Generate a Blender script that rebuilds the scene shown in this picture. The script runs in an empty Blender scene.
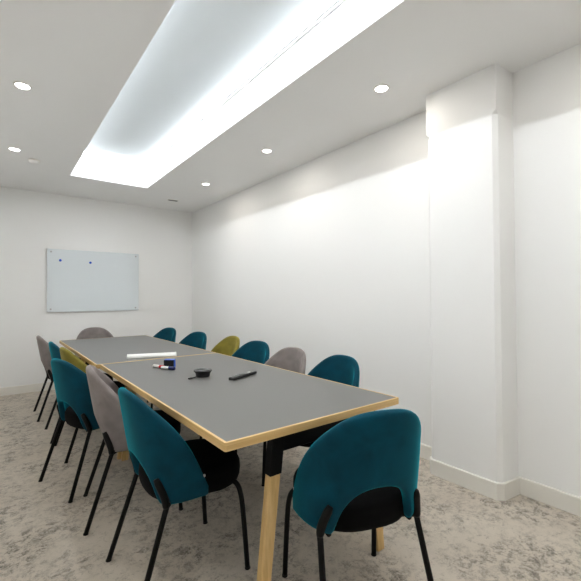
import bpy, bmesh, math, random
from mathutils import Vector, Matrix
C = bpy.context.scene
COL = C.collection
R = math.radians

# ------------------------------------------------------------------ camera
F_PX, YAW, PITCH, ROLL = 383.4632, 0.6554, 0.0174, -0.0047
cd = bpy.data.cameras.new('camera'); cam = bpy.data.objects.new('camera', cd); COL.objects.link(cam)
cd.sensor_fit = 'HORIZONTAL'; cd.sensor_width = 36.0; cd.lens = F_PX / 581 * 36
cd.clip_start = 0.02
fw = Vector((math.sin(YAW)*math.cos(PITCH), math.cos(YAW)*math.cos(PITCH), math.sin(PITCH)))
rt = Vector((math.cos(YAW), -math.sin(YAW), 0)); up = rt.cross(fw)
r2 = math.cos(ROLL)*rt + math.sin(ROLL)*up; u2 = -math.sin(ROLL)*rt + math.cos(ROLL)*up
m3 = Matrix((r2, u2, -fw)).transposed()
cam.matrix_world = Matrix.Translation((0, 0, 1.25)) @ m3.to_4x4()
C.camera = cam

# ------------------------------------------------------------------ light
w = bpy.data.worlds.new('world'); C.world = w; w.use_nodes = True
w.node_tree.nodes['Background'].inputs[0].default_value = (.9, .95, 1, 1)
w.node_tree.nodes['Background'].inputs[1].default_value = 0.3
C.view_settings.view_transform = 'Standard'; C.view_settings.look = 'None'
C.view_settings.gamma = 1; C.view_settings.use_curve_mapping = False
C.view_settings.exposure = 0.33
STRIP_EMIT = 52.0
SPOT_WATT = 2.4
SPOT_COL = (1.0, .93, .845)
STRIP_COL = (.92, .955, 1.0)

# ------------------------------------------------------------------ helpers
def lin(r, g, b):
    f = lambda c: (c/255/12.92) if c <= 10 else ((c/255+.055)/1.055)**2.4
    return (f(r), f(g), f(b), 1)

def mat(name, col, rough=.5, metal=0, **kw):
    m = bpy.data.materials.new(name); m.use_nodes = True
    b = m.node_tree.nodes['Principled BSDF']
    b.inputs['Base Color'].default_value = col
    b.inputs['Roughness'].default_value = rough
    b.inputs['Metallic'].default_value = metal
    for k, v in kw.items():
        b.inputs[k.replace('_', ' ')].default_value = v
    return m

def nodes(m):
    return m.node_tree.nodes, m.node_tree.links, m.node_tree.nodes['Principled BSDF']

def emit(name, col, s):
    m = bpy.data.materials.new(name); m.use_nodes = True
    nt = m.node_tree; nt.nodes.clear()
    e = nt.nodes.new('ShaderNodeEmission'); o = nt.nodes.new('ShaderNodeOutputMaterial')
    e.inputs[0].default_value = (*col[:3], 1); e.inputs[1].default_value = s
    nt.links.new(e.outputs[0], o.inputs[0]); return m

def bm_obj(name, bm, m, parent=None, smooth=False, loc=None):
    bmesh.ops.recalc_face_normals(bm, faces=bm.faces)
    me = bpy.data.meshes.new(name); bm.to_mesh(me); bm.free()
    if smooth:
        for p in me.polygons: p.use_smooth = True
    for x in (m if isinstance(m, (list, tuple)) else [m]): me.materials.append(x)
    o = bpy.data.objects.new(name, me); COL.objects.link(o)
    if parent: o.parent = parent
    if loc: o.location = loc
    return o

def box(bm, x0, x1, y0, y1, z0, z1, mi=0):
    vs = [bm.verts.new((x, y, z)) for z in (z0, z1) for y in (y0, y1) for x in (x0, x1)]
    fs = [(0,2,3,1),(4,5,7,6),(0,1,5,4),(2,6,7,3),(0,4,6,2),(1,3,7,5)]
    for f in fs:
        fc = bm.faces.new([vs[i] for i in f]); fc.material_index = mi
    return vs

def bevel(bm, w, seg=2):
    bmesh.ops.bevel(bm, geom=list(bm.edges), offset=w, segments=seg, profile=.5, affect='EDGES')

def box_obj(name, ext, m, parent=None, bev=0, seg=2):
    bm = bmesh.new(); box(bm, *ext)
    if bev: bevel(bm, bev, seg)
    return bm_obj(name, bm, m, parent)

def prism(bm, poly, z0, z1):
    a = [bm.verts.new((x, y, z0)) for x, y in poly]; b = [bm.verts.new((x, y, z1)) for x, y in poly]
    n = len(poly)
    bm.faces.new(a[::-1]); bm.faces.new(b)
    for i in range(n): bm.faces.new((a[i], a[(i+1) % n], b[(i+1) % n], b[i]))

def lathe(bm, prof, seg=32, c=(0, 0, 0)):
    rings = []
    for r, z in prof:
        if r < 1e-6: rings.append([bm.verts.new((c[0], c[1], c[2]+z))])
        else: rings.append([bm.verts.new((c[0]+r*math.cos(2*math.pi*i/seg), c[1]+r*math.sin(2*math.pi*i/seg), c[2]+z)) for i in range(seg)])
    for a, b in zip(rings, rings[1:]):
        for i in range(seg):
            j = (i+1) % seg
            if len(a) == 1 and len(b) == 1: continue
            if len(a) == 1: bm.faces.new((a[0], b[i], b[j]))
            elif len(b) == 1: bm.faces.new((a[i], a[j], b[0]))
            else: bm.faces.new((a[i], a[j], b[j], b[i]))

def tube(bm, pts, rad, seg=12):
    pts = [Vector(p) for p in pts]; rings = []
    rad = rad if isinstance(rad, (list, tuple)) else [rad]*len(pts)
    for i, p in enumerate(pts):
        t = (pts[min(i+1, len(pts)-1)] - pts[max(i-1, 0)]).normalized()
        a = t.cross(Vector((0, 1, 0)) if abs(t.y) < .9 else Vector((1, 0, 0))).normalized(); b = t.cross(a)
        rings.append([bm.verts.new(p + rad[i]*(math.cos(2*math.pi*k/seg)*a + math.sin(2*math.pi*k/seg)*b)) for k in range(seg)])
    for a, b in zip(rings, rings[1:]):
        for k in range(seg): bm.faces.new((a[k], a[(k+1) % seg], b[(k+1) % seg], b[k]))
    bm.faces.new(rings[0]); bm.faces.new(rings[-1][::-1])

def smooth_path(pts, it=2):
    pts = [Vector(p) for p in pts]
    for _ in range(it):
        q = [pts[0]]
        for a, b in zip(pts, pts[1:]): q += [a*.75+b*.25, a*.25+b*.75]
        q.append(pts[-1]); pts = q
    return pts

def tag(o, label, cat, group=None):
    o['label'] = label; o['category'] = cat
    if group: o['group'] = group
    return o

def empty(name, label, cat, loc=(0, 0, 0), rz=0, group=None):
    o = bpy.data.objects.new(name, None); COL.objects.link(o)
    o.empty_display_size = .1; o.location = loc; o.rotation_euler = (0, 0, rz)
    return tag(o, label, cat, group)

def struct(name, bm, m, smooth=False):
    o = bm_obj(name, bm, m, None, smooth); o['kind'] = 'structure'; return o

def bake(o):
    dg = bpy.context.evaluated_depsgraph_get(); dg.update()
    me = bpy.data.meshes.new_from_object(o.evaluated_get(dg))
    o.modifiers.clear(); o.data = me

def dup(root, loc, rz, label):
    r = root.copy(); COL.objects.link(r); r.location = loc; r.rotation_euler = (0, 0, rz); r['label'] = label
    for ch in root.children:
        c = ch.copy(); COL.objects.link(c); c.parent = r
        for g in ch.children:
            d = g.copy(); COL.objects.link(d); d.parent = c
    return r

# ------------------------------------------------------------------ materials
def wall_mat(name, col, rough=.6):
    m = mat(name, col, rough); N, L, b = nodes(m)
    tc = N.new('ShaderNodeTexCoord'); n = N.new('ShaderNodeTexNoise'); bp = N.new('ShaderNodeBump')
    n.inputs['Scale'].default_value = 180; bp.inputs['Strength'].default_value = .03; bp.inputs['Distance'].default_value = .002
    L.new(tc.outputs['Object'], n.inputs['Vector']); L.new(n.outputs['Fac'], bp.inputs['Height']); L.new(bp.outputs[0], b.inputs['Normal'])
    return m
M_WALL = wall_mat('white_wall_paint', lin(249, 249, 247))
M_CEIL = wall_mat('white_ceiling_paint', lin(251, 251, 250), .8)
M_RECESS_DIM = wall_mat('toned_down_blue_grey_recess_top', lin(224, 230, 232), .8)  # darker than the ceiling white so the strip-lit recess looks less bright
M_TRIM = mat('cream_white_trim', lin(238, 235, 226), .4)
M_ALU = mat('white_enamelled_profile', lin(236, 237, 238), .5)

def carpet():
    m = mat('distressed_carpet', lin(170, 160, 147), .95); N, L, b = nodes(m)
    tc = N.new('ShaderNodeTexCoord')
    def noise(sc, det, ro, dist=0):
        n = N.new('ShaderNodeTexNoise'); n.inputs['Scale'].default_value = sc; n.inputs['Detail'].default_value = det
        n.inputs['Roughness'].default_value = ro; n.inputs['Distortion'].default_value = dist
        L.new(tc.outputs['Object'], n.inputs['Vector']); return n
    def ramp(src, p0, p1):
        r = N.new('ShaderNodeMapRange'); r.inputs['From Min'].default_value = p0; r.inputs['From Max'].default_value = p1
        L.new(src, r.inputs['Value']); return r.outputs[0]
    def math_(op, a, c):
        n = N.new('ShaderNodeMath'); n.operation = op; n.use_clamp = True
        for i, v in enumerate((a, c)):
            if isinstance(v, (int, float)): n.inputs[i].default_value = v
            else: L.new(v, n.inputs[i])
        return n.outputs[0]
    def mix(f, a, c):
        n = N.new('ShaderNodeMix'); n.data_type = 'RGBA'
        L.new(f, n.inputs['Factor'])
        for k, v in ((6, a), (7, c)):
            if isinstance(v, tuple): n.inputs[k].default_value = v
            else: L.new(v, n.inputs[k])
        return n.outputs[2]
    big = ramp(noise(3.4, 3, .55, .3).outputs['Fac'], .36, .60)
    crumb = ramp(noise(17, 12, .84, .25).outputs['Fac'], .475, .565)
    fine = ramp(noise(95, 4, .7).outputs['Fac'], .36, .58)
    patch = math_('MULTIPLY', math_('MULTIPLY', big, crumb), math_('ADD', math_('MULTIPLY', fine, .55), .45))
    vein = ramp(noise(26, 8, .8, .4).outputs['Fac'], .53, .60)
    vein = math_('MULTIPLY', math_('MULTIPLY', vein, fine), .75)
    tone = ramp(noise(2.1, 3, .5).outputs['Fac'], .3, .7)
    base = mix(tone, lin(*CARPET_A), lin(*CARPET_B))
    c = mix(vein, base, lin(*CARPET_V))
    c = mix(patch, c, lin(*CARPET_D))
    pile = ramp(noise(420, 2, .5).outputs['Fac'], .2, .8)
    mul = N.new('ShaderNodeMix'); mul.data_type = 'RGBA'; mul.blend_type = 'MULTIPLY'; mul.inputs['Factor'].default_value = .35
    L.new(c, mul.inputs[6]); L.new(pile, mul.inputs[7]); L.new(mul.outputs[2], b.inputs['Base Color'])
    bp = N.new('ShaderNodeBump'); bp.inputs['Strength'].default_value = .4; bp.inputs['Distance'].default_value = .004
    L.new(pile, bp.inputs['Height']); L.new(bp.outputs[0], b.inputs['Normal'])
    b.inputs['Sheen Weight'].default_value = .1
    return m
CARPET_A, CARPET_B, CARPET_V, CARPET_D = (230, 219, 202), (218, 206, 189), (166, 156, 141), (112, 104, 92)
M_CARPET = carpet()

def velvet(name, col, sheen_col, sw=.6, rough=.75):
    m = mat(name, col, rough); N, L, b = nodes(m)
    b.inputs['Sheen Weight'].default_value = sw; b.inputs['Sheen Roughness'].default_value = .35
    b.inputs['Sheen Tint'].default_value = sheen_col
    b.inputs['Specular IOR Level'].default_value = .15
    tc = N.new('ShaderNodeTexCoord'); n = N.new('ShaderNodeTexNoise'); n.inputs['Scale'].default_value = 7
    n.inputs['Detail'].default_value = 3; n.inputs['Distortion'].default_value = .5
    L.new(tc.outputs['Object'], n.inputs['Vector'])
    r = N.new('ShaderNodeMapRange'); r.inputs['From Min'].default_value = .3; r.inputs['From Max'].default_value = .7
    r.inputs['To Min'].default_value = .72; r.inputs['To Max'].default_value = 1.15
    L.new(n.outputs['Fac'], r.inputs['Value'])
    mx = N.new('ShaderNodeMix'); mx.data_type = 'RGBA'; mx.blend_type = 'MULTIPLY'; mx.inputs['Factor'].default_value = 1
    mx.inputs[6].default_value = col; L.new(r.outputs[0], mx.inputs[7]); L.new(mx.outputs[2], b.inputs['Base Color'])
    f = N.new('ShaderNodeTexNoise'); f.inputs['Scale'].default_value = 500; L.new(tc.outputs['Object'], f.inputs['Vector'])
    bp = N.new('ShaderNodeBump'); bp.inputs['Strength'].default_value = .12; bp.inputs['Distance'].default_value = .001
    L.new(f.outputs['Fac'], bp.inputs['Height']); L.new(bp.outputs[0], b.inputs['Normal'])
    return m
M_TEAL = velvet('teal_velvet', lin(0, 62, 79), lin(0, 182, 198), 1.0)
M_GREY = velvet('mauve_grey_velvet', lin(138, 130, 127), lin(215, 205, 200), .45)
M_OLIVE = velvet('olive_velvet', lin(130, 119, 50), lin(215, 200, 120), .5)
M_SEAT = velvet('black_velvet', lin(3, 3, 4), lin(50, 50, 52), .03, .95)
M_BLACK = mat('black_powder_coat', lin(5, 5, 5), .55, Specular_IOR_Level=.2)
M_BLACKGLOSS = mat('black_gloss_plastic', lin(12, 12, 14), .18)
M_BLACKMATT = mat('black_matt_plastic', lin(18, 18, 19), .55)
M_STEEL = mat('brushed_steel', lin(190, 190, 190), .3, 1)
M_BUTTON = mat('grey_rubber_buttons', lin(120, 122, 126), .6)
M_WHITEP = mat('white_plastic', lin(240, 240, 236), .35)
M_RED = mat('red_plastic', lin(200, 20, 28), .35)
M_BLUE = mat('blue_plastic', lin(30, 92, 205), .4)
M_NAVY = mat('navy_plastic', lin(12, 26, 90), .4)
M_FELT = mat('black_felt', lin(14, 14, 20), .95)

def wood(name='pale_oak', scale=(14, 14, 1.6)):
    m = mat(name, lin(218, 182, 122), .45); N, L, b = nodes(m)
    tc = N.new('ShaderNodeTexCoord'); mp = N.new('ShaderNodeMapping'); mp.inputs['Scale'].default_value = scale
    n = N.new('ShaderNodeTexNoise'); n.inputs['Scale'].default_value = 5; n.inputs['Detail'].default_value = 6; n.inputs['Distortion'].default_value = .4
    L.new(tc.outputs['Object'], mp.inputs['Vector']); L.new(mp.outputs[0], n.inputs['Vector'])
    cr = N.new('ShaderNodeValToRGB'); cr.color_ramp.elements[0].position = .3; cr.color_ramp.elements[1].position = .7
    cr.color_ramp.elements[0].color = lin(204, 166, 104); cr.color_ramp.elements[1].color = lin(228, 194, 136)
    L.new(n.outputs['Fac'], cr.inputs['Fac']); L.new(cr.outputs[0], b.inputs['Base Color'])
    return m
M_WOOD = wood()
M_EDGE = wood('oak_edge_band', (.5, .5, 26))
M_TOP = mat('grey_laminate', lin(102, 101, 98), .38)
N, L, b_ = nodes(M_TOP)
tc = N.new('ShaderNodeTexCoord'); n_ = N.new('ShaderNodeTexNoise'); n_.inputs['Scale'].default_value = 260
r_ = N.new('ShaderNodeMapRange'); r_.inputs['To Min'].default_value = .34; r_.inputs['To Max'].default_value = .44
L.new(tc.outputs['Object'], n_.inputs['Vector']); L.new(n_.outputs['Fac'], r_.inputs['Value']); L.new(r_.outputs[0], b_.inputs['Roughness'])
M_GLASS = mat('pale_glass_board', lin(228, 235, 238), .12, 0)
M_GLASSEDGE = mat('green_glass_edge', lin(150, 172, 168), .15)

# ------------------------------------------------------------------ room
WX, WL, BY, FY, H = 2.645, -.40, 6.186, -1.40, 2.697
RX0, RX1, RY0, RY1 = .684, 1.573, -.34, 5.142      # ceiling recess
RT = 3.014                                            # recess top
CX, CY0, CY1 = 2.452, 1.09, 1.577                    # column
bm = bmesh.new(); box(bm, WL-.1, WX+.1, FY-.1, BY+.1, -.1, 0); struct('floor', bm, M_CARPET)
bm = bmesh.new(); box(bm, WX, WX+.1, FY-.1, BY+.1, 0, H); struct('wall_right', bm, M_WALL)
bm = bmesh.new(); box(bm, WL-.1, WL, FY-.1, BY+.1, 0, H); struct('wall_left', bm, M_WALL)
bm = bmesh.new(); box(bm, WL, WX, BY, BY+.1, 0, H); struct('wall_back', bm, M_WALL)
bm = bmesh.new(); box(bm, WL, WX, FY-.1, FY, 0, H); struct('wall_front', bm, M_WALL)
# ceiling with its recessed tray
bm = bmesh.new()
box(bm, WL-.1, RX0, FY-.1, BY+.1, H, RT+.1); box(bm, RX1, WX+.1, FY-.1, BY+.1, H, RT+.1)
box(bm, RX0, RX1, FY-.1, RY0, H, RT+.1); box(bm, RX0, RX1, RY1, BY+.1, H, RT+.1)
struct('ceiling', bm, M_CEIL)
# top of the recess, its colour toned down to dim the cove glow
bm = bmesh.new(); box(bm, RX0, RX1, RY0, RY1, RT, RT+.1); struct('ceiling_recess', bm, M_RECESS_DIM)
# column with stop-chamfered corners
ch = .026
bm = bmesh.new()
ZS = 2.40
cpoly = [(WX, CY0-.02), (CX+ch, CY0), (CX, CY0+ch), (CX, CY1-ch), (CX+ch, CY1), (WX, CY1)]
spoly = [(WX, CY0-.02), (CX+.0005, CY0), (CX, CY0+.0005), (CX, CY1-.0005), (CX+.0005, CY1), (WX, CY1)]
rings = []
for poly, z in ((cpoly, 0), (cpoly, ZS-.012), (spoly, ZS+.014), (spoly, H)):
    rings.append([bm.verts.new((x, y, z)) for x, y in poly])
for a, b in zip(rings, rings[1:]):
    for i in range(6): bm.faces.new((a[i], a[(i+1) % 6], b[(i+1) % 6], b[i]))
bm.faces.new(rings[0][::-1]); bm.faces.new(rings[-1])
struct('wall_column', bm, M_WALL)

# baseboards: profile with a small rounded top
BH, BT = .105, .013
def baseboard(name, pts, side):
    """pts: polyline on the floor along the wall; side: +1 board to the left of travel"""
    bm = bmesh.new(); rings = []
    P = [Vector((x, y)) for x, y in pts]
    def off(i, d):
        ns = []
        for a, b in ((i-1, i), (i, i+1)):
            if a >= 0 and b < len(P):
                t = (P[b]-P[a]).normalized(); ns.append(Vector((-t.y, t.x))*side)
        if len(ns) == 1: return P[i]+ns[0]*d
        n = (ns[0]+ns[1]).normalized(); return P[i]+n*(d/max(.3, n.dot(ns[0])))
    for i in range(len(P)):
        ring = []
        for d, z in ((0, 0), (BT, 0), (BT, BH-.006), (BT-.002, BH-.002), (BT-.006, BH), (0, BH)):
            q = off(i, d); ring.append(bm.verts.new((q.x, q.y, z)))
        rings.append(ring)
    for a, b in zip(rings, rings[1:]):
        for k in range(6): bm.faces.new((a[k], a[(k+1) % 6], b[(k+1) % 6], b[k]))
    bm.faces.new(rings[0]); bm.faces.new(rings[-1][::-1])
    struct(name, bm, M_TRIM)
baseboard('baseboard_right', [(WX, FY), (WX, CY0-.02), (CX+ch, CY0), (CX, CY0+ch), (CX, CY1-ch), (CX+ch, CY1), (WX, CY1), (WX, BY)], 1)
baseboard('baseboard_back', [(WX-BT, BY), (WL+BT, BY)], 1)
baseboard('baseboard_left', [(WL, BY), (WL, FY)], 1)
baseboard('baseboard_front', [(WL+BT, FY), (WX-BT, FY)], 1)

# ------------------------------------------------------------------ LED cove profile round the recess
M_LED = emit('led_diffuser', STRIP_COL, STRIP_EMIT)
cove = empty('cove_light', 'continuous white LED strip running around the inside of the ceiling recess', 'light', ((RX0+RX1)/2, (RY0+RY1)/2, 2.955))
LZ0, LZ1, LW = 2.993, 3.011, .026
cxm, cym, czm = cove.location
def led_bar(a, b, inward):
    """a corner profile along the top of the fascia from a to b; its slanted face looks in and down"""
    A, B, n = Vector(a), Vector(b), Vector(inward)
    def sweep(name, sec, m, par):
        bm = bmesh.new(); rs = []
        for P in (A, B):
            t = (B-A).normalized()*(1 if P is A else -1)
            rs.append([bm.verts.new((P.x+n.x*d+t.x*d-cxm, P.y+n.y*d+t.y*d-cym, z-czm)) for d, z in sec])
        k = len(sec)
        for i in range(k): bm.faces.new((rs[0][i], rs[0][(i+1) % k], rs[1][(i+1) % k], rs[1][i]))
        bm.faces.new(rs[0]); bm.faces.new(rs[1][::-1])
        return bm_obj(name, bm, m, par)
    p = sweep('aluminium_profile', [(0, 2.940), (.013, 2.940), (.013, 2.945), (.001, 2.957), (.001, 2.970), (.013, 2.970), (.013, 2.975), (.001, 2.987), (.001, LZ0+.002), (LW-.002, LZ1+.002), (LW, LZ1), (LW, RT), (0, RT)], M_ALU, cove)
    d = sweep('diffuser', [(.003, LZ0), (LW, LZ1-.001), (LW-.002, LZ1+.001), (.001, LZ0+.002)], M_LED, p)
    d['label'] = 'glowing white diffuser'
led_bar((RX0, RY0), (RX0, RY1), (1, 0)); led_bar((RX1, RY0), (RX1, RY1), (-1, 0))
led_bar((RX0, RY0), (RX1, RY0), (0, 1)); led_bar((RX0, RY1), (RX1, RY1), (0, -1))

# ------------------------------------------------------------------ downlights
M_LAMP = emit('lamp_face', (1.0, .96, .9), 14.0)
def downlight(x, y, label):
    t = empty('downlight', label, 'light', (x, y, H), 0, 'recessed ceiling downlights')
    bm = bmesh.new()
    lathe(bm, [(.042, -.001), (.044, -.006), (.050, -.005), (.053, 0), (.042, 0), (.042, -.001)], 32)
    bm_obj('trim_ring', bm, M_TRIM, t, True)
    bm = bmesh.new(); lathe(bm, [(0, -.0035), (.0425, -.003), (.0425, 0), (0, 0)], 32)
    bm_obj('lamp_face', bm, M_LAMP, t, False)['label'] = 'glowing lamp face'
    l = bpy.data.lights.new('downlight_beam', 'AREA'); l.energy = SPOT_WATT; l.color = SPOT_COL
    l.shape = 'DISK'; l.size = .066
    lo = bpy.data.objects.new('downlight_beam', l); COL.objects.link(lo); lo.parent = t; lo.location = (0, 0, -.0065)
for y, lab in ((.29, 'ceiling downlight above and right of the camera, nearest of the right row'),
               (1.702, 'ceiling downlight nearest the column, largest of the right-hand row'),
               (3.122, 'second ceiling downlight from the column in the right-hand row'),
               (4.51, 'ceiling downlight of the right-hand row nearest the back wall')):
    downlight(2.113, y, lab)
for y, lab in ((.29, 'ceiling downlight of the left row behind the camera'),
               (1.75, 'ceiling downlight of the left row just ahead of the camera, out of frame'),
               (3.155, 'larger, nearer of the two ceiling downlights left of the recess'),
               (4.552, 'smaller ceiling downlight beside the smoke detector, nearest the whiteboard')):
    downlight(.135, y, lab)

# smoke detector and air slot
t = empty('smoke_detector', 'low white round smoke detector on the ceiling beside the left downlight', 'detector', (.308, 4.80, H))
bm = bmesh.new(); lathe(bm, [(0, 0), (.052, 0), (.052, -.010), (0, -.010)], 32); bm_obj('base_plate', bm, M_TRIM, t)
bm = bmesh.new(); lathe(bm, [(.047, -.010), (.047, -.020), (.036, -.032), (0, -.035)], 32); bm_obj('sensor_cover', bm, M_CEIL, t, True)
t = empty('air_vent', 'small dark ceiling slot vent near the far right corner', 'vent', (2.072, 5.54, H))
box_obj('frame', (-.075, .075, -.026, .026, -.007, 0), M_TRIM, t, .002)
for k in range(3):
    box_obj('slat', (-.066, .066, -.018+k*.013, -.008+k*.013, -.010, -.006), M_BLACKMATT, t)

# ------------------------------------------------------------------ glass whiteboard
wb = empty('whiteboard', 'pale frameless glass whiteboard mounted on the back wall', 'whiteboard', (1.155, BY-.0012, 1.495))
W2, H2 = .603, .435
bm = bmesh.new(); box(bm, -W2, W2, -.028, -.022, -H2, H2); bevel(bm, .001, 1)
g = bm_obj('glass_panel', bm, [M_GLASS, M_GLASSEDGE], wb)
for p in g.data.polygons:
    if abs(p.normal.y) < .5: p.material_index = 1
for sx in (-1, 1):
    for sz in (-1, 1):
        bm = bmesh.new(); lathe(bm, [(0, 0), (.010, 0), (.010, .019), (.012, .0195), (.012, .031), (.010, .033), (0, .033)], 20)
        bmesh.ops.rotate(bm, verts=bm.verts, matrix=Matrix.Rotation(R(90), 3, 'X'))
        o = bm_obj('standoff', bm, M_STEEL, wb, False, (sx*(W2-.045), 0, sz*(H2-.04)))
for x, z, lab in ((.707, 1.776, 'small blue round magnet at the left of the glass whiteboard'),
                  (1.083, 1.762, 'small blue round magnet near the top middle of the glass whiteboard')):
    bm = bmesh.new(); lathe(bm, [(0, 0), (.016, 0), (.017, .004), (.015, .010), (0, .011)], 20)
    bmesh.ops.rotate(bm, verts=bm.verts, matrix=Matrix.Rotation(R(90), 3, 'X'))
    tag(bm_obj('magnet', bm, M_BLUE, None, True, (x, BY-.0285, z)), lab, 'magnet', 'magnets on the whiteboard')

# ------------------------------------------------------------------ tables
TX0, TX1 = .627, 1.590
def table(y0, y1, ztop, label, legy, x0, feet):
    cx = (x0+TX1)/2; hw = (TX1-x0)/2; L_ = y1-y0
    t = empty('meeting_table', label, 'table', (cx, (y0+y1)/2, 0), 0, 'two meeting tables pushed end to end')
    hy = L_/2; b = .010; th = .032
    bm = bmesh.new(); box(bm, -hw+b, hw-b, -hy+b, hy-b, ztop-th+.001, ztop)
    bm_obj('tabletop', bm, M_TOP, t)
    bm = bmesh.new()
    def rr(dx, dy, r, n=5):
        out = []
        for sx, sy, a0 in ((1, 1, 0), (-1, 1, 90), (-1, -1, 180), (1, -1, 270)):
            for k in range(n+1):
                a = R(a0+90*k/n); out.append((sx*(dx-r)+r*math.cos(a), sy*(dy-r)+r*math.sin(a)))
        return out
    out, inn = rr(hw, hy, .008), rr(hw-b, hy-b, .0005)
    rs = []
    for poly, z in ((inn, ztop+.0004), ([(x*.9985, y*.9992) for x, y in out], ztop+.0004), (out, ztop-.0015), (out, ztop-th+.001), (inn, ztop-th)):
        rs.append([bm.verts.new((x, y, z)) for x, y in poly])
    n = len(out)
    for a, c in zip(rs, rs[1:]):
        for i in range(n): bm.faces.new((a[i], a[(i+1) % n], c[(i+1) % n], c[i]))
    bm_obj('edge_band', bm, M_EDGE, t)['label'] = 'pale oak edge'
    # A-frame trestle at each end: black steel head, oak legs
    for s, ly, fx in ((-1, legy[0], feet[0]), (1, legy[1], feet[1])):
        yy = ly-(y0+y1)/2
        zt = ztop-th
        xl_t, xr_t = fx+.085-cx, 1.443-cx            # leg centres under the top
        xl_b, xr_b = fx+.004-cx, 1.516-cx            # leg centres on the floor
        dz = .024
        bm = bmesh.new()
        box(bm, xl_t-.026, xr_t+.026, yy-.021, yy+.021, zt-.083, zt); bevel(bm, .003, 1)
        hd = bm_obj('trestle_head', bm, M_BLACK, t)
        for xt, xb in ((xl_t, xl_b), (xr_t, xr_b)):
            def at(z): return xb+(xt-xb)*z/zt
            bm = bmesh.new()
            zs = .55
            def sect(z, w, d, tilt=0): return [bm.verts.new((at(z)+sx*w, yy+sy*d, z)) for sx, sy in ((-1, -1), (1, -1), (1, 1), (-1, 1))]
            a = sect(0, .024, .017); c = sect(zs+.02, .0255, .018)
            bm.faces.new(a[::-1]); bm.faces.new(c)
            for i in range(4): bm.faces.new((a[i], a[(i+1) % 4], c[(i+1) % 4], c[i]))
            bevel(bm, .004, 2)
            lg = bm_obj('leg', bm, M_WOOD, t); lg['label'] = 'oak leg'
            bm = bmesh.new()
            a = sect(zs, .0285, .0215); c = sect(zt-.02, .029, .0215)
            bm.faces.new(a[::-1]); bm.faces.new(c)
            for i in range(4): bm.faces.new((a[i], a[(i+1) % 4], c[(i+1) % 4], c[i]))
            bevel(bm, .003, 1)
            bm_obj('steel_sleeve', bm, M_BLACK, lg)['label'] = 'black steel sleeve'
    # long steel rail down the middle joining the two trestles
    ya, yb = legy[0]-(y0+y1)/2, legy[1]-(y0+y1)/2
    for x in (-.12, .12):
        box_obj('rail', (x-.02, x+.02, ya+.021, yb-.021, ztop-th-.05, ztop-th-.001), M_BLACK, t, .002, 1)
    return t
SEAM = 3.172
ZT = .75
table(1.187, SEAM-.003, ZT, 'long grey-topped oak-edged table nearer the camera, holding the remote and markers', (1.262, SEAM-.025), TX0, (.812, .793))
table(SEAM+.003, 5.272, ZT, 'far grey-topped oak-edged table by the whiteboard wall, white bar on it', (SEAM+.026, 5.247), .600, (.775, .79))

# ------------------------------------------------------------------ chairs
PH = [0, 8, 16, 24, 31, 35, 42, 52, 61, 69, 75, 80, 84, 87.5, 90]
ZTOP = {0: 0.855, 8: 0.8531, 16: 0.8472, 24: 0.8366, 35: 0.8124, 31: 0.822, 42: 0.792, 52: 0.7581, 61: 0.7203, 69: 0.6767, 75: 0.634, 80: 0.5875, 84: 0.54, 87.5: 0.4887, 90: 0.447}
def zbot(p):
    A = 35.0
    if p < A: return .386 + .180*(1-(p/A)**2.1)**.62
    return .386 + .028*((p-A)/(90-A))
def shell_pt(p, z, sgn):
    k = (z-.42)/.45
    e = .78
    a = .238+.006*min(1, max(0, k*2)) - .010*max(0, k-.4)
    yb = -.185-.078*k
    ys = .02
    x = a*math.sin(R(p))**e; y = ys-(ys-yb)*max(0, math.cos(R(p)))**e
    return (sgn*x, y, z)
def shell_bm():
    bm = bmesh.new()
    cols = [(-1, p) for p in PH[:0:-1]] + [(1, p) for p in PH]
    NV = 9; grid = []
    for s, p in cols:
        zb, zt = zbot(p), ZTOP[p]
        grid.append([bm.verts.new(shell_pt(p, zb+(zt-zb)*j/(NV-1), s)) for j in range(NV)])
    for a, b in zip(grid, grid[1:]):
        for j in range(NV-1): bm.faces.new((a[j], b[j], b[j+1], a[j+1]))
    return bm
def make_shell(m):
    o = bm_obj('backrest', shell_bm(), m, None, True)
    s = o.modifiers.new('s', 'SOLIDIFY'); s.thickness = .036; s.offset = 0; s.use_even_offset = True
    v = o.modifiers.new('v', 'SUBSURF'); v.levels = 2; v.render_levels = 2
    bake(o)
    for p in o.data.polygons: p.use_smooth = True
    return o
def seat_bm():
    bm = bmesh.new()
    n = 40
    def ring(sc, z):
        out = []
        for i in range(n):
            a = 2*math.pi*i/n
            ca, sa = math.cos(a), math.sin(a); e = .72
            hw = .222 if sa > 0 else .208
            x = hw*math.copysign(abs(ca)**e, ca); y = .035+(.226 if sa > 0 else .215)*math.copysign(abs(sa)**e, sa)
            out.append(bm.verts.new((x*sc, .035+(y-.035)*sc, z)))
        return out
    prof = [(.86, .386), (.955, .391), (.99, .412), (1, .440), (.995, .466), (.965, .482), (.90, .491), (.7, .497), (.4, .500), (.12, .501)]
    rs = [ring(*p) for p in prof]
    for a, b in zip(rs, rs[1:]):
        for i in range(n): bm.faces.new((a[i], a[(i+1) % n], b[(i+1) % n], b[i]))
    bm.faces.new(rs[0][::-1]); bm.faces.new(rs[-1])
    return bm
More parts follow.
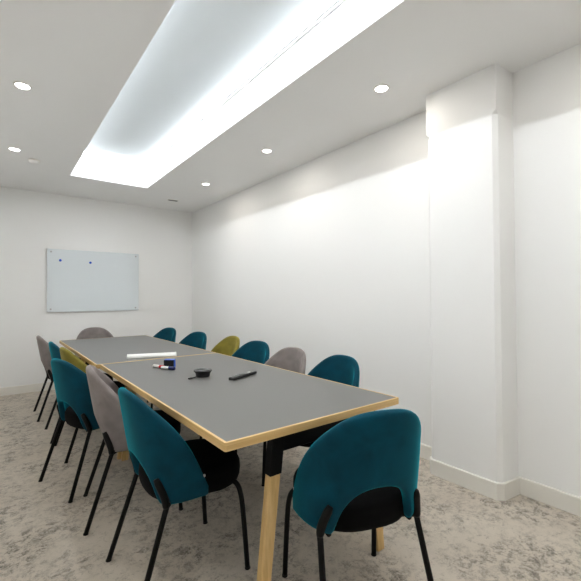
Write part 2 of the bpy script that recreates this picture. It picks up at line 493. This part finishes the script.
def make_chair(name, m, label):
    t = empty(name, label, 'chair', (0, 0, 0), 0, 'velvet chairs around the meeting table')
    s = make_shell(m); s.parent = t
    bm_obj('seat', seat_bm(), M_SEAT, t, True)['label'] = 'black padded seat'
    # under-seat frame
    bm = bmesh.new()
    for x in (-.17, .17): tube(bm, [(x, -.15, .392), (x, .18, .392)], .010, 8)
    for y in (-.12, .15): tube(bm, [(-.17, y, .392), (.17, y, .392)], .010, 8)
    bm_obj('seat_frame', bm, M_BLACK, t, True)
    for sx in (-1, 1):
        bm = bmesh.new()
        tube(bm, smooth_path([(sx*.150, .150, .404), (sx*.197, .178, .404), (sx*.214, .196, .36), (sx*.219, .208, .25), (sx*.225, .225, 0.004)], 2), .0115, 12)
        tube(bm, [(sx*.225, .225, .006), (sx*.2252, .2255, 0)], .013, 12)
        bm_obj('leg', bm, M_BLACK, t, True)
        # rear leg with the flattened tab that grips the shell
        bm = bmesh.new()
        tube(bm, [(sx*.203, -.138, .412), (sx*.2045, -.152, .372), (sx*.225, -.27, .004)], .0115, 12)
        tube(bm, [(sx*.225, -.27, .006), (sx*.2252, -.2705, 0)], .013, 12)
        tube(bm, [(sx*.15, -.10, .392), (sx*.203, -.142, .392)], .009, 8)
        lg = bm_obj('leg', bm, M_BLACK, t, True)
        bm = bmesh.new()
        tube(bm, smooth_path([(sx*.2045, -.146, .390), (sx*.200, -.150, .43), (sx*.178, -.180, .508)], 1), [.0125, .0150, .0160, .0160, .0155, .011], 12)
        bm_obj('shell_bracket', bm, M_BLACK, lg, True)
    for sx in (-1, 1):
        bm = bmesh.new(); lathe(bm, [(0, .004), (.006, .003), (.007, 0), (0, 0)], 12)
        bmesh.ops.rotate(bm, verts=bm.verts, matrix=Matrix.Rotation(R(90*sx), 3, 'Y'))
        bm_obj('bolt', bm, M_STEEL, t, False, (sx*.254, -.004, .500))['label'] = 'small bright bolt'
    return t
# x, y, facing angle in degrees (0 = +X), colour, label
CH = [
 (.705, 1.770, 0, 't', 'teal velvet chair at the near left corner of the table'),
 (.689, 2.467, -9.2, 'g', 'mauve grey velvet chair, second from the camera on the left side'),
 (.572, 2.995, 15.5, 't', 'teal velvet chair third from the camera on the left, pulled out and turned'),
 (.690, 3.605, 3, 'o', 'olive velvet chair on the left side of the table, mostly hidden behind teal'),
 (.660, 4.123, 0, 't', 'teal velvet chair on the left between the olive chair and the last grey one'),
 (.620, 4.890, 0, 'g', 'grey velvet chair at the far end of the left side, by the back wall'),
 (1.63, 1.855, 180, 't', 'teal velvet chair nearest the camera on the right side, against the white wall'),
 (1.63, 2.385, 183, 'g', 'grey velvet chair on the right side of the table, between two teal chairs'),
 (1.66, 2.91, 192, 't', 'teal velvet chair on the right between the grey chair and the olive chair'),
 (1.70, 3.50, 180, 'o', 'olive velvet chair on the right side of the table by the seam'),
 (1.64, 4.13, 195, 't', 'teal velvet chair on the right just beyond the olive chair'),
 (1.605, 4.97, 196, 't', 'teal velvet chair furthest from the camera on the right side'),
 (1.06, 5.52, -90, 'g', 'grey velvet chair at the head of the table below the whiteboard'),
 (1.172, 1.112, 70.2, 't', 'teal velvet chair at the near end of the table, seen from behind'),
]
protos = {}
KIND = {'t': ('velvet_chair', M_TEAL), 'g': ('velvet_chair', M_GREY), 'o': ('velvet_chair', M_OLIVE)}
for x, y, a, k, lab in CH:
    loc, rz = (x, y, 0), R(a-90)
    if k not in protos:
        o = make_chair(*KIND[k], lab); o.location = loc; o.rotation_euler = (0, 0, rz); protos[k] = o
    else: dup(protos[k], loc, rz, lab)

# ------------------------------------------------------------------ things on the table
def on_table(x, y): return (x, y, ZT+.0006)
# long white bar
t = empty('white_bar', 'long white flat bar lying across the grey table next to the seam', 'bar', on_table(1.050, 3.285), R(-17.5))
bm = bmesh.new()
prof = [(-.030, 0), (.030, 0), (.030, .012), (.018, .031), (-.018, .031), (-.030, .014)]
va = [bm.verts.new((-.190, y, z)) for y, z in prof]; vb = [bm.verts.new((.190, y, z)) for y, z in prof]
bm.faces.new(va[::-1]); bm.faces.new(vb)
for i in range(6): bm.faces.new((va[i], va[(i+1) % 6], vb[(i+1) % 6], vb[i]))
bevel(bm, .003, 2)
bm_obj('body', bm, M_WHITEP, t)
for s in (-1, 1):
    bm = bmesh.new()
    pr = [(y*1.03, z*1.02+(0 if z else 0)) for y, z in prof]
    va = [bm.verts.new((s*.188, y, z)) for y, z in pr]; vb = [bm.verts.new((s*.195, y, z)) for y, z in pr]
    bm.faces.new(va[::-1]); bm.faces.new(vb)
    for i in range(6): bm.faces.new((va[i], va[(i+1) % 6], vb[(i+1) % 6], vb[i]))
    bm_obj('end_cap', bm, M_WHITEP, t)

def marker(x, y, ang, capm, label):
    t = empty('marker_pen', label, 'marker', on_table(x, y), R(ang), 'whiteboard markers on the table')
    def part(name, prof, m):
        bm = bmesh.new(); lathe(bm, prof, 20)
        bmesh.ops.rotate(bm, verts=bm.verts, matrix=Matrix.Rotation(R(90), 3, 'Y'))
        return bm_obj(name, bm, m, t, False, (0, 0, .0120))
    part('barrel', [(0, -.058), (.0085, -.058), (.0102, -.054), (.0102, .014), (0, .014)], M_WHITEP)
    part('cap', [(0, .010), (.0118, .010), (.0118, .052), (.009, .058), (0, .058)], capm)
    part('end_plug', [(0, -.062), (.006, -.062), (.0078, -.0575), (0, -.0575)], capm)
marker(.922, 2.735, -70, M_RED, 'white whiteboard marker with a red cap on the near table')
marker(.953, 2.640, -62, M_NAVY, 'white whiteboard marker with a blue cap beside the eraser')
t = empty('board_eraser', 'blue board eraser with black felt standing on edge beside the markers', 'eraser', on_table(.980, 2.685), R(52))
box_obj('body', (-.010, .024, -.036, .036, 0, .062), M_BLUE, t, .004)
box_obj('felt_pad', (-.024, -.0095, -.034, .034, .002, .060), M_FELT, t, .002)['label'] = 'black felt pad'

t = empty('conference_puck', 'black round conference puck on the near table, left of the remote', 'speakerphone', on_table(1.045, 2.275))
bm = bmesh.new(); lathe(bm, [(0, 0), (.040, 0), (.043, .004), (.045, .020), (.055, .033), (.058, .037), (.056, .040), (0, .040)], 40)
bm_obj('body', bm, M_BLACKMATT, t, False)
bm = bmesh.new(); lathe(bm, [(.050, .0398), (.048, .0425), (0, .0435)], 40); bm_obj('top_panel', bm, M_BLACKGLOSS, t, True)['label'] = 'glossy black top'
bm = bmesh.new(); tube(bm, smooth_path([(-.04, -.01, .008), (-.062, -.022, .006), (-.088, -.030, .0055)], 2), .0035, 8)
cb = bm_obj('cable', bm, M_BLACKMATT, t, True)
bm = bmesh.new(); box(bm, -.014, .014, -.006, .006, -.004, .004); bevel(bm, .0015, 1)
pl = bm_obj('plug', bm, M_BLACKMATT, cb); pl.location = (-.097, -.033, .0055); pl.rotation_euler = (0, 0, R(18))

t = empty('remote_control', 'slim black remote control on the near table, right of the puck', 'remote', on_table(1.235, 2.098), R(23))
bm = bmesh.new(); box(bm, -.122, .122, -.021, .021, .002, .018); bevel(bm, .005, 3); bm_obj('body', bm, M_BLACKMATT, t)
bm = bmesh.new(); box(bm, -.114, .114, -.017, .017, .0178, .0192); bevel(bm, .0005, 1); bm_obj('face', bm, M_BLACKGLOSS, t)['label'] = 'glossy black face'
for i in range(5):
    for j in (-1, 0, 1):
        bm = bmesh.new(); lathe(bm, [(0, .0216), (.003, .0212), (.0036, .019), (0, .019)], 10)
        bm_obj('button', bm, M_BUTTON, t, False, (-.085+i*.022, j*.0105, 0))
bm = bmesh.new(); lathe(bm, [(0, .0218), (.010, .0214), (.0115, .019), (0, .019)], 20); bm_obj('dial', bm, M_STEEL, t, False, (.060, 0, 0))
